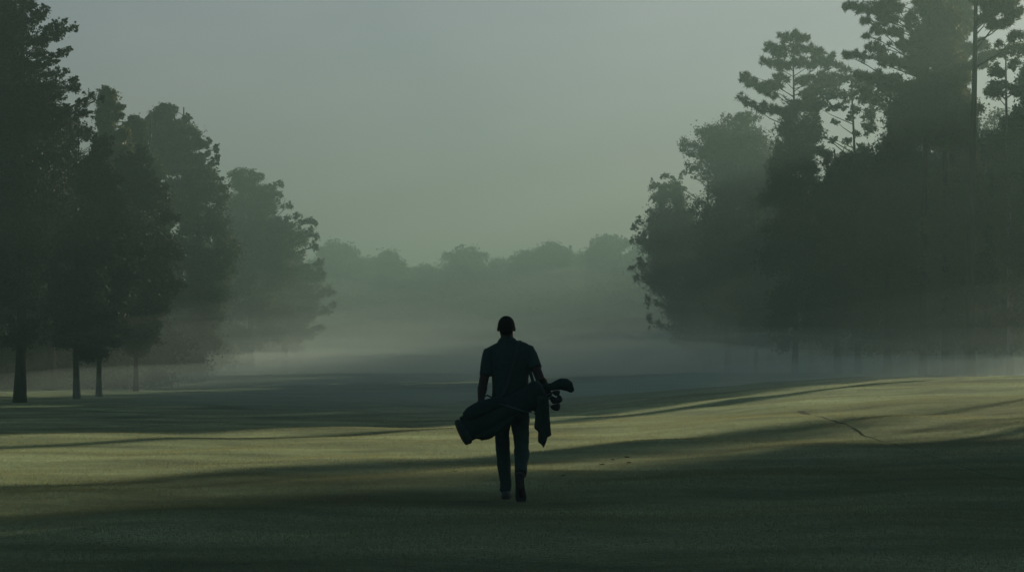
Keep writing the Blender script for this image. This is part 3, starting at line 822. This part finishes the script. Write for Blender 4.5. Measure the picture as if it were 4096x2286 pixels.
def hand(w, d, side, nrm, curl, thumb_s):
    """palm from wrist w along d; side: towards the little finger; nrm: out of the palm (fingers curl to it)"""
    w, d, side, nrm = Vector(w), Vector(d).normalized(), Vector(side), Vector(nrm)
    side = (side - d * side.dot(d)).normalized()
    nrm = (nrm - d * nrm.dot(d) - side * nrm.dot(side)).normalized()
    b.tube([w - d * 0.01, w + d * 0.035, w + d * 0.075, w + d * 0.098], [(0.026, 0.02), (0.036, 0.017), (0.041, 0.016), (0.038, 0.012)], 16, side=side, dome=True)
    for i, (off, ln, r) in enumerate(((-0.031, 0.070, 0.0088), (-0.0105, 0.080, 0.0092), (0.0105, 0.074, 0.0088), (0.030, 0.058, 0.0078))):
        p = w + d * (0.098 - 0.004 * abs(i - 1)) + side * off
        pts, dirv = [p - d * 0.02], d.copy()
        cur = p
        pts.append(cur)
        for seg, fr in enumerate((0.42, 0.33, 0.25)):
            dirv = (Matrix.Rotation(1, 3, side) @ dirv) if False else (dirv * math.cos(curl[seg]) + nrm_rot(dirv, d, nrm) * math.sin(curl[seg]))
            dirv.normalize()
            cur = cur + dirv * ln * fr
            pts.append(cur)
        b.tube(pts, [r * 1.1, r * 1.05, r, r * 0.95, r * 0.85], 10, dome=True)
    t0 = w + d * 0.03 - side * 0.028 * thumb_s
    b.tube([t0, t0 - side * 0.026 * thumb_s + d * 0.022 + nrm * 0.012, t0 - side * 0.034 * thumb_s + d * 0.05 + nrm * 0.026, t0 - side * 0.03 * thumb_s + d * 0.07 + nrm * 0.038], [0.0135, 0.0125, 0.0105, 0.009], 10, dome=True)


def nrm_rot(v, d, nrm):
    """v turned a quarter turn from d towards nrm"""
    a, c = v.dot(d), v.dot(nrm)
    return nrm * a - d * c


hand(LW, (0.05, -0.62, -0.62), (-1, 0, 0.1), (0, 0.62, -0.62), (0.55, 0.75, 0.55), 1)
hand(RW, (0.16, -0.45, -0.75), (1, 0.1, 0), (0, -0.75, 0.45), (0.5, 0.6, 0.4), 1)
body = link('body', b.remeshed('body', 0.0055, 3), M['skin'], person)
for s in (-1, 1):
    g = Geo(); g.ball((0.002 + s * 0.031, 0.083, 1.694), 0.0115, 12, 8)
    link('eye', g.mesh('eye'), M['eye'], body)
# cropped hair
g = Geo()
rs = []
for i in range(12):
    th = math.pi * (0.02 + 0.55 * i / 11)
    ring = []
    for j in range(24):
        ph = 2 * math.pi * j / 24
        tt = th * (1.0 if math.sin(ph) < 0.2 else 1.0 - 0.32 * (math.sin(ph) - 0.2))
        ring.append((0.002 + 0.0855 * math.copysign(abs(math.sin(tt) * math.cos(ph)) ** 0.93, math.cos(ph)), 0.003 + 0.103 * math.sin(tt) * math.sin(ph), 1.699 + 0.102 * math.cos(tt)))
    rs.append(ring)
g.rings(rs, True)
g.ball((0.002, -0.045, 1.655), (0.066, 0.052, 0.05), 18, 10)
link('hair', g.remeshed('hair', 0.005, 3), M['hair'], person)
# shirt with collar and sleeves
g = Geo()
SH = [((0.04, 0.005, 0.905), (0.198, 0.146)), ((0.04, 0.0, 0.97), (0.19, 0.140)), ((0.04, 0.0, 1.02), (0.180, 0.132)), ((0.041, -0.002, 1.10), (0.178, 0.130)), ((0.040, -0.005, 1.20), (0.181, 0.132)),
      ((0.036, -0.008, 1.30), (0.194, 0.136)), ((0.033, -0.01, 1.39), (0.212, 0.134)), ((0.028, -0.01, 1.455), (0.205, 0.116)), ((0.022, -0.005, 1.505), (0.152, 0.096)), ((0.016, 0.0, 1.545), (0.095, 0.08))]
g.tube([t[0] for t in SH], [t[1] for t in SH], 28, side=(1, 0, 0))
SLE = lerp(LS, LE, 0.69); SRE = lerp(RS, RE, 0.62)
g.tube([(-0.09, -0.005, 1.455), lerp(LS, LE, 0.0), lerp(LS, LE, .22), lerp(LS, LE, .45), SLE], [(0.062, 0.07), (0.070, 0.076), (0.068, 0.07), (0.061, 0.066), (0.058, 0.064)], 20, side=(1, 0, 0))
g.tube([(0.13, -0.005, 1.465), lerp(RS, RE, 0.0), lerp(RS, RE, .22), lerp(RS, RE, .42), SRE], [(0.066, 0.07), (0.068, 0.076), (0.066, 0.07), (0.063, 0.066), (0.061, 0.064)], 20, side=(1, 0, 0))
# shoulder slope
g.tube([(0.09, 0, 1.535), (0.17, -0.005, 1.51), (0.225, -0.008, 1.475)], [(0.03, 0.06), (0.032, 0.07), (0.04, 0.07)], 14, side=(0, 0, 1), dome=True)
g.tube([(-0.05, 0, 1.525), (-0.115, -0.005, 1.485), (-0.165, -0.008, 1.45)], [(0.03, 0.06), (0.034, 0.07), (0.04, 0.07)], 14, side=(0, 0, 1), dome=True)
shirt = link('shirt', g.remeshed('shirt', 0.0075, 3, noise=(0.11, 0.016)), M['shirt'], person)
g = Geo()
def ring(c, rx, ry, n=24, tilt=0.0):
    return [(c[0] + rx * math.cos(2 * math.pi * j / n), c[1] + ry * math.sin(2 * math.pi * j / n), c[2] + tilt * math.sin(2 * math.pi * j / n)) for j in range(n)]
g.rings([ring((0.016, 0, 1.530), 0.108, 0.094, tilt=-0.012), ring((0.014, 0, 1.548), 0.098, 0.088, tilt=-0.012), ring((0.012, 0, 1.575), 0.080, 0.079, tilt=-0.012), ring((0.012, 0, 1.578), 0.074, 0.073, tilt=-0.012), ring((0.014, 0, 1.54), 0.076, 0.074, tilt=-0.012)], cap=False)
link('collar', g.mesh('collar'), M['shirt'], shirt)
# trousers
g = Geo()
g.tube([(0.04, 0.005, 0.83), (0.04, 0.005, 0.86), (0.04, 0.0, 0.90), (0.04, 0.0, 0.95), (0.04, 0.0, 1.0), (0.04, 0.0, 1.04)], [(0.12, 0.09), (0.17, 0.125), (0.18, 0.134), (0.176, 0.13), (0.168, 0.122), (0.15, 0.11)], 24, side=(1, 0, 0))
g.tube([LH, lerp(LH, LK, .3), lerp(LH, LK, .6), lerp(LH, LK, .85), LK, lerp(LK, LA, .3), lerp(LK, LA, .6), lerp(LK, LA, .95)],
       [(0.096, 0.11), (0.089, 0.105), (0.077, 0.09), (0.070, 0.08), (0.069, 0.077), (0.068, 0.076), (0.062, 0.072), (0.056, 0.068)], 20, side=(1, 0, 0))
g.ball((-0.008, 0.075, 0.10), (0.056, 0.072, 0.045), 16, 10)
g.tube([RH, lerp(RH, RK, .3), lerp(RH, RK, .6), lerp(RH, RK, .85), RK, lerp(RK, RA, .08), lerp(RK, RA, .35), lerp(RK, RA, .65), lerp(RK, RA, .9)],
       [(0.098, 0.11), (0.096, 0.105), (0.085, 0.09), (0.075, 0.08), (0.072, 0.078), (0.076, 0.078), (0.068, 0.075), (0.062, 0.07), (0.056, 0.064)], 20, side=(1, 0, 0))
link('trousers', g.remeshed('trousers', 0.0075, 3, noise=(0.09, 0.018)), M['trousers'], person)
# shoes: left flat ahead, right standing on its toe with the sole to the back
g = Geo()
g.tube([(0.0, 0.01, 0.05), (0.0, 0.06, 0.055), (0.0, 0.13, 0.052), (0.0, 0.21, 0.04), (0.003, 0.28, 0.032)], [(0.036, 0.034), (0.040, 0.04), (0.044, 0.042), (0.05, 0.034), (0.038, 0.024)], 18, side=(1, 0, 0), dome=True)
g.tube([(0.0, 0.06, 0.07), (0.0, 0.075, 0.12)], [0.042, 0.043], 16)
ls = link('shoe', g.remeshed('shoe', 0.006, 3), M['white_shoe'], person)
g = Geo()
sl = [(0.0, -0.035), (0.03, -0.03), (0.041, 0.02), (0.038, 0.08), (0.047, 0.16), (0.05, 0.21), (0.036, 0.28), (0.0, 0.305), (-0.033, 0.28), (-0.046, 0.2), (-0.038, 0.1), (-0.037, 0.02), (-0.028, -0.03)]
g.rings([[(x, y, 0.004) for x, y in sl], [(x * 1.03, y, 0.024) for x, y in sl]])
link('sole', g.mesh('sole'), M['sole'], ls, smooth=False)
heel, toe = Vector((0.127, -0.47, 0.265)), Vector((0.143, -0.408, 0.012))
fd = (toe - heel).normalized()
fn = Vector((0.0, 1, 0)); fn = (fn - fd * fn.dot(fd)).normalized()      # towards the instep
fs = fd.cross(fn).normalized()
g = Geo()
def fp(s, u, v=0.0): return heel + fd * s + fn * u + fs * v
g.tube([fp(0.02, 0.045), fp(0.07, 0.055), (fp(0.14, 0.055)), fp(0.2, 0.04), fp(0.245, 0.03)], [(0.040, 0.040), (0.042, 0.048), (0.044, 0.044), (0.049, 0.033), (0.040, 0.024)], 18, side=fs, dome=True)
g.tube([fp(0.055, 0.07), fp(0.03, 0.13)], [0.044, 0.045], 16)
rsh = link('shoe', g.remeshed('shoe', 0.006, 3), M['shoe'], person)
g = Geo()
g.rings([[fp(y + 0.02, 0.0, x * 1.08) for x, y in sl], [fp(y + 0.02, 0.02, x * 1.1) for x, y in sl]])
link('sole', g.mesh('sole'), M['sole'], rsh, smooth=False)
g = Geo()
g.rings([ring((0.04, 0, 0.955), 0.186, 0.142), ring((0.04, 0, 0.957), 0.190, 0.146), ring((0.04, 0, 0.990), 0.186, 0.142), ring((0.04, 0, 0.992), 0.18, 0.138)], cap=False)
# ------------------------------------------------------------------ the golf bag and what is in it
ORG = Vector((PX0, PY0, PZ0))
B0, B1 = Vector((-0.431, -0.37, 0.666)), Vector((0.413, -0.185, 1.066))
ax = (B1 - B0).normalized()
BL = (B1 - B0).length
up = Vector((0, 0, 1)); up = (up - ax * up.dot(ax)).normalized()
bk = up.cross(ax); bk = bk if bk.y < 0 else -bk            # to the back, away from the person
KS = 0.00145 * BL / 0.934                                    # photo measure along the bag -> metres


def bp(s, p, q=0.0):
    """point of the bag: s along it, p above its axis (photo measures), q metres behind"""
    return B0 + ax * (s * KS) + up * (p * 0.00145) + bk * q


bag = empty('golf_bag', ORG)
tag(bag, 'dark carry golf bag slung level behind the hips of the walking person', 'golf bag')
g = Geo()
prof = [(-2, 0, 79, .112), (10, 0, 81, .115), (40, 0, 79, .112), (120, 0, 80, .115), (240, 2, 80, .116), (360, 4, 80, .116), (450, 6, 80, .116), (510, 8, 82, .118), (545, 16, 88, .122), (570, 16, 88, .122), (600, 12, 78, .115)]
g.tube([bp(s, p) for s, p, r, q in prof], [(r * 0.00145, q) for s, p, r, q in prof], 24, side=up)
link('bag_body', g.remeshed('bag_body', 0.007, 2, noise=(0.08, 0.007)), M['bag'], bag)
g = Geo()
g.tube([bp(-6, 0), bp(-2, 0), bp(22, 1), bp(30, 2)], [(86 * .00145, .122), (89 * .00145, .125), (94 * .00145, .126), (86 * .00145, .12)], 24, side=up)
g.ball(bp(50, 88), (0.035, 0.03, 0.018), 12, 8, Matrix.Rotation(-0.43, 3, 'Y'))
g.tube([bp(88, -80, .02), bp(100, -106, .03)], [0.004, 0.004], 6, dome=True)
link('base_cap', g.mesh('base_cap'), M['bag_trim'], bag)
g = Geo()   # big upper pocket
g.tube([bp(70, 62, .02), bp(82, 76, .02), (bp(115, 84, .02)), bp(180, 86, .02), bp(250, 80, .02), bp(300, 68, .02), bp(350, 50, .02)],
       [(30 * .00145, .06), (48 * .00145, .085), (54 * .00145, .095), (55 * .00145, .1), (50 * .00145, .095), (46 * .00145, .085), (34 * .00145, .07)], 20, side=up, dome=True)
link('pocket', g.remeshed('pocket', 0.007, 3, noise=(0.07, 0.01)), M['bag'], bag)
g = Geo()   # lower pocket
g.tube([bp(88, -62, .04), bp(115, -70, .04), bp(150, -76, .04), bp(200, -74, .04), bp(300, -60, .05), bp(380, -45, .05)],
       [(22 * .00145, .05), (38 * .00145, .075), (42 * .00145, .08), (38 * .00145, .08), (34 * .00145, .07), (24 * .00145, .05)], 18, side=up, dome=True)
link('pocket', g.remeshed('pocket', 0.007, 3, noise=(0.07, 0.01)), M['bag'], bag)
g = Geo()   # mouth collar with dividers
g.tube([bp(585, 14), bp(600, 14), bp(606, 14), bp(602, 14)], [(84 * .00145, .121), (86 * .00145, .123), (80 * .00145, .117), (70 * .00145, .1)], 24, side=up)
link('mouth_collar', g.mesh('mouth_collar'), M['bag_trim'], bag)
g = Geo()   # grab handle on the upper pocket, under the hand
g.tube([bp(225, 128, -.02), bp(240, 150, -.02), bp(262, 150, -.02), bp(285, 118, -.02)], [(0.008, 0.015)] * 4, 8, side=up, dome=True)
link('handle', g.mesh('handle'), M['bag_trim'], bag)
g = Geo()   # shoulder strap
sp = [bp(560, 100, -.03), (0.262, -0.15, 1.155), (0.236, -0.085, 1.25), (0.215, 0.11, 1.36), (0.172, 0.125, 1.455), (0.145, 0.065, 1.535), (0.125, -0.05, 1.548), (0.10, -0.14, 1.46), (0.05, -0.165, 1.28), (-0.02, -0.195, 1.06), bp(270, 95, -.05)]
def smooth_path(P, k=5):
    P = [Vector(p) for p in P]; o = []
    for i in range(len(P) - 1):
        a, b_, c, d = P[max(i - 1, 0)], P[i], P[i + 1], P[min(i + 2, len(P) - 1)]
        for j in range(k):
            t = j / k
            o.append(0.5 * ((2 * b_) + (c - a) * t + (2 * a - 5 * b_ + 4 * c - d) * t * t + (3 * b_ - a - 3 * c + d) * t ** 3))
    return o + [P[-1]]
spp = smooth_path(sp)
g.tube(spp, [(0.017, 0.006)] * len(spp), 10, side=(1, 0, 0.3))
link('shoulder_strap', g.mesh('shoulder_strap'), M['bag_trim'], bag)
g = Geo()   # pale thin rod laid across the back of the bag
g.tube([(0.0, -0.455, 0.93), (0.06, -0.46, 0.91), (0.168, -0.455, 0.876)], [0.0045, 0.006, 0.0045], 8, dome=True)
g.tube([(0.168, -0.455, 0.876), (0.25, -0.40, 0.86)], [0.004, 0.004], 6)
g.tube([(0.0, -0.455, 0.93), (-0.06, -0.42, 0.945)], [0.004, 0.004], 6)
o = link('pale_rod', g.mesh('pale_rod'), M['pale_grey'], bag); o['label'] = 'pale thin rod along the bag'
g = Geo()   # buckle and strap ends under the mouth
for (s, p, q) in ((505, -78, 0), (512, -92, .01), (500, -98, 0), (522, -84, -.01)):
    g.ball(bp(s, p, q), (0.011, 0.008, 0.013), 8, 6)
g.tube([bp(515, -70, 0), bp(500, -104, 0)], [0.004, 0.004], 6)
link('buckle', g.mesh('buckle'), M['bag_trim'], bag)


def zx(x, y, yy):
    """point of the person's upright plane from the enlarged photo's measure"""
    return Vector(((x - 465) * .00145, yy, (1330 - y) * .00145))


CLUBG = 'golf clubs standing in the bag'
# driver under its padded cover
dr = tag(empty('golf_club', ORG), 'golf club under a big padded dark headcover sticking out furthest from the bag', 'golf club', CLUBG)
g = Geo()
g.tube([bp(330, 40, -.02), bp(560, 40, -.02), zx(765, 572, -.2)], [0.0075, 0.006, 0.006], 8)
link('shaft', g.mesh('shaft'), M['steel'], dr)
g = Geo()
hp = [((700, 572), 24, .03), ((740, 570), 25, .034), ((775, 567), 26, .036), ((805, 556), 33, .042), ((835, 549), 40, .055), ((862, 552), 43, .06), ((885, 566), 38, .055), ((899, 583), 24, .036)]
g.tube([zx(*c, -.2) for c, r, q in hp], [(r * .00145, q) for c, r, q in hp], 20, side=(0, 0, 1), dome=True)
link('headcover', g.remeshed('headcover', 0.006, 3, noise=(0.05, 0.006)), M['bag'], dr)
# irons
for lab, hx, hy, yy, s0, p0, tw, k in (('iron topmost of the bare club heads, close under the padded headcover', 797, 608, -.23, 470, -12, 0.3, 1.04), ('iron in the middle of the bare club heads, nearest the tip', 812, 658, -.18, 470, -20, -0.5, 1.23),
                                   ('iron in the middle of the bare club heads, nearest the bag mouth', 780, 650, -.27, 470, -24, 0.9, 1.23), ('iron lowest of the bare club heads, beside the towel', 792, 704, -.22, 470, -34, 0.15, 1.30)):
    ir = tag(empty('golf_club', ORG), lab, 'golf club', CLUBG)
    h = zx(hx, hy, yy)
    g = Geo()
    st = bp(s0, p0, 0.02)
    mid = bp(590, p0 * 1.25, 0.01)
    hz = h + Vector((-0.028, 0, 0.002))
    g.tube([st, mid, hz], [0.0065, 0.0055, 0.005], 8)
    link('shaft', g.mesh('shaft'), M['steel'], ir)
    g = Geo()
    rot = Matrix.Rotation(tw, 3, 'Y')
    def L(x, y, z): return h + rot @ (Vector((x, y, z)) * k)
    outl = [(-0.034, 0.004), (-0.020, 0.016), (0.0, 0.024), (0.020, 0.034), (0.034, 0.030), (0.040, 0.012), (0.037, -0.012), (0.026, -0.024), (0.004, -0.026), (-0.020, -0.018), (-0.031, -0.008)]
    g.rings([[L(x * .9, -0.016, z * .9) for x, z in outl], [L(x, -0.010, z) for x, z in outl], [L(x, 0.010, z) for x, z in outl], [L(x * .8, 0.018, z * .8) for x, z in outl]])
    g.tube([hz + Vector((-0.012, 0, 0)), L(-0.02, 0, 0)], [0.007, 0.008], 8)
    link('club_head', g.mesh('club_head'), M['club_head'], ir)
# towel hanging from the mouth of the bag: a folded cloth with its corners down
g = Geo()
rows = [(628, 668, 748), (660, 666, 750), (700, 664, 752), (730, 662, 753), (780, 658, 757), (830, 653, 761), (845, 654, 763), (858, 672, 764), (866, 679, 765), (888, 678, 767), (896, 678, 755), (902, 677, 741), (925, 677, 736), (938, 683, 731), (950, 700, 726), (960, 708, 722), (969, 714, 717)]
rs = []
nseg = 14
for (y, xl, xr) in rows:
    f, bck = [], []
    for j in range(nseg + 1):
        t = j / nseg
        x = xl + (xr - xl) * t
        w = 0.014 * math.sin(t * 9.0 + y * 0.004) * min(1, (y - 600) / 120) * min(1, (xr - xl) / 60)
        th = 0.011 * math.sqrt(max(0.02, 1 - (2 * t - 1) ** 2)) + 0.002
        f.append(zx(x, y, -.335 + w - th)); bck.append(zx(x, y, -.335 + w + th))
    rs.append(f + bck[::-1])
g.rings(rs)
tw = tag(link('towel', g.mesh('towel'), M['towel']), 'dark folded towel hanging from the mouth of the golf bag', 'towel')
tw.location = ORG

# dark bits lying on the fairway
BITG = 'dark turf clods lying on the fairway'
for lab, px, py, r in (('dark turf clod right of the walking person, highest of a small scatter', 627, 456, .022), ('dark turf clod low and left in a small scatter right of the person', 602, 462.5, .020), ('tiny dark turf clod between two larger ones right of the person', 613, 458, .016),
                       ('dark flat turf clod lowest and right in a small scatter', 629, 461.5, .020), ('dark turf clod lying left of the walking person, in the shade', 455, 474, .016), ('dark flat turf clod close to the right knee of the person', 563, 477, .018)):
    p = on_ground(px, py)
    g = Geo()
    for _ in range(5):
        g.ball((random.uniform(-r, r), random.uniform(-r, r) * .6, random.uniform(.1, .5) * r), (r * random.uniform(.5, 1.1), r * random.uniform(.4, .8), r * random.uniform(.2, .35)), 8, 6)
    o = tag(link('turf_clod', g.mesh('turf_clod'), M['earth']), lab, 'turf clod', BITG)
    o.location = (p[0], p[1], H(p[0], p[1]))

# ------------------------------------------------------------------ the mist in the air
TOP = max((o.matrix_world @ Vector(c)).z if o.parent is None else (o.parent.location.z + c[2]) for o in scene.objects if o.type == 'MESH' for c in o.bound_box) + 1.5
g = bmesh.new()
bmesh.ops.create_cube(g, size=1.0)
me = bpy.data.meshes.new('haze'); g.to_mesh(me); g.free()
hz = bpy.data.objects.new('haze', me)
C.objects.link(hz)
zb = float(ZZ.min()) - 1.0
hz.dimensions = (1424, 1084, TOP - zb)
hz.scale = (1424, 1084, TOP - zb)
hz.location = (0, 470, (TOP + zb) / 2)
vm = bpy.data.materials.new('haze')
vm.use_nodes = True
n, l = vm.node_tree.nodes, vm.node_tree.links
n.remove(n['Principled BSDF'])
pv = n.new('ShaderNodeVolumePrincipled')
pv.inputs['Color'].default_value = (0.268, 0.402, 0.372, 1)
pv.inputs['Density'].default_value = 0.0032
pv.inputs['Anisotropy'].default_value = 0.58
l.new(pv.outputs[0], n['Material Output'].inputs['Volume'])
me.materials.append(vm)
tag(hz, 'pale morning mist hanging over the whole fairway', 'mist', kind='stuff')
# the bank of ground mist lying in the low part of the fairway, thinning out at its rim
mx_, my_ = np.linspace(-1, 1, 61), np.linspace(-1, 1, 91)
MX, MY = np.meshgrid(mx_, my_)
r2 = np.sqrt(MX ** 2 + MY ** 2)
rim = np.minimum(1, np.maximum(np.abs(MX), np.abs(MY)) / np.maximum(r2, 1e-6))
UX, UY = MX * rim, MY * rim                                    # square grid -> disc
nn = 61 * 91
ii = np.arange(nn).reshape(91, 61)
fq = [(int(a), int(b_), int(c), int(d)) for a, b_, c, d in np.stack([ii[:-1, :-1], ii[:-1, 1:], ii[1:, 1:], ii[1:, :-1]], -1).reshape(-1, 4)]
edge = list(ii[0, :]) + list(ii[1:, -1]) + list(ii[-1, -2::-1]) + list(ii[-2:0:-1, 0])
faces = fq + [(d + nn, c + nn, b_ + nn, a + nn) for a, b_, c, d in fq]
faces += [(int(edge[(k + 1) % len(edge)]), int(edge[k]), int(edge[k]) + nn, int(edge[(k + 1) % len(edge)]) + nn) for k in range(len(edge))]
for lab, th, dens, ph, y0, ry in (('thick ground mist hugging the low fairway beyond the lit grass', 1.9, 0.017, 0.0, 250, 196), ('thin mist at tree trunk height over the far fairway', 3.8, 0.0042, 1.7, 254, 202),
                                  ('faintest and highest mist layer, reaching into the lower crowns', 7.5, 0.0018, 3.1, 256, 208)):
    WX, WY = 12 + 66 * UX, y0 + ry * UY
    thick = th * np.clip(1 - (UX ** 2 + UY ** 2), 0, 1) ** 0.4 * (1 + 0.38 * np.sin(WX * .09 + 1 + ph) * np.sin(WY * .06 + ph) + 0.22 * np.sin(WX * .17 - WY * .09 + ph))
    g0 = height0(WX, WY)
    top_v = np.stack([WX, WY, g0 + 0.03 + thick], -1).reshape(-1, 3)
    bot_v = np.stack([WX, WY, g0 - 0.55 - 0.04 * th - 0.02 * thick], -1).reshape(-1, 3)
    mm = bpy.data.meshes.new('mist'); mm.from_pydata([tuple(p) for p in np.concatenate([top_v, bot_v])], [], faces); mm.update()
    vm2 = vm.copy(); vm2.name = 'mist'
    for nd in vm2.node_tree.nodes:
        if nd.type == 'PRINCIPLED_VOLUME':
            nd.inputs['Density'].default_value = dens
            nd.inputs['Color'].default_value = (0.84, 0.97, 0.89, 1)
            nd.inputs['Anisotropy'].default_value = 0.15
    tag(link('mist', mm, vm2), lab, 'mist', kind='stuff')
print('HAZE TOP', TOP, 'zmin', zb, 'tris', sum(len(o.data.polygons) for o in scene.objects if o.type == 'MESH'))
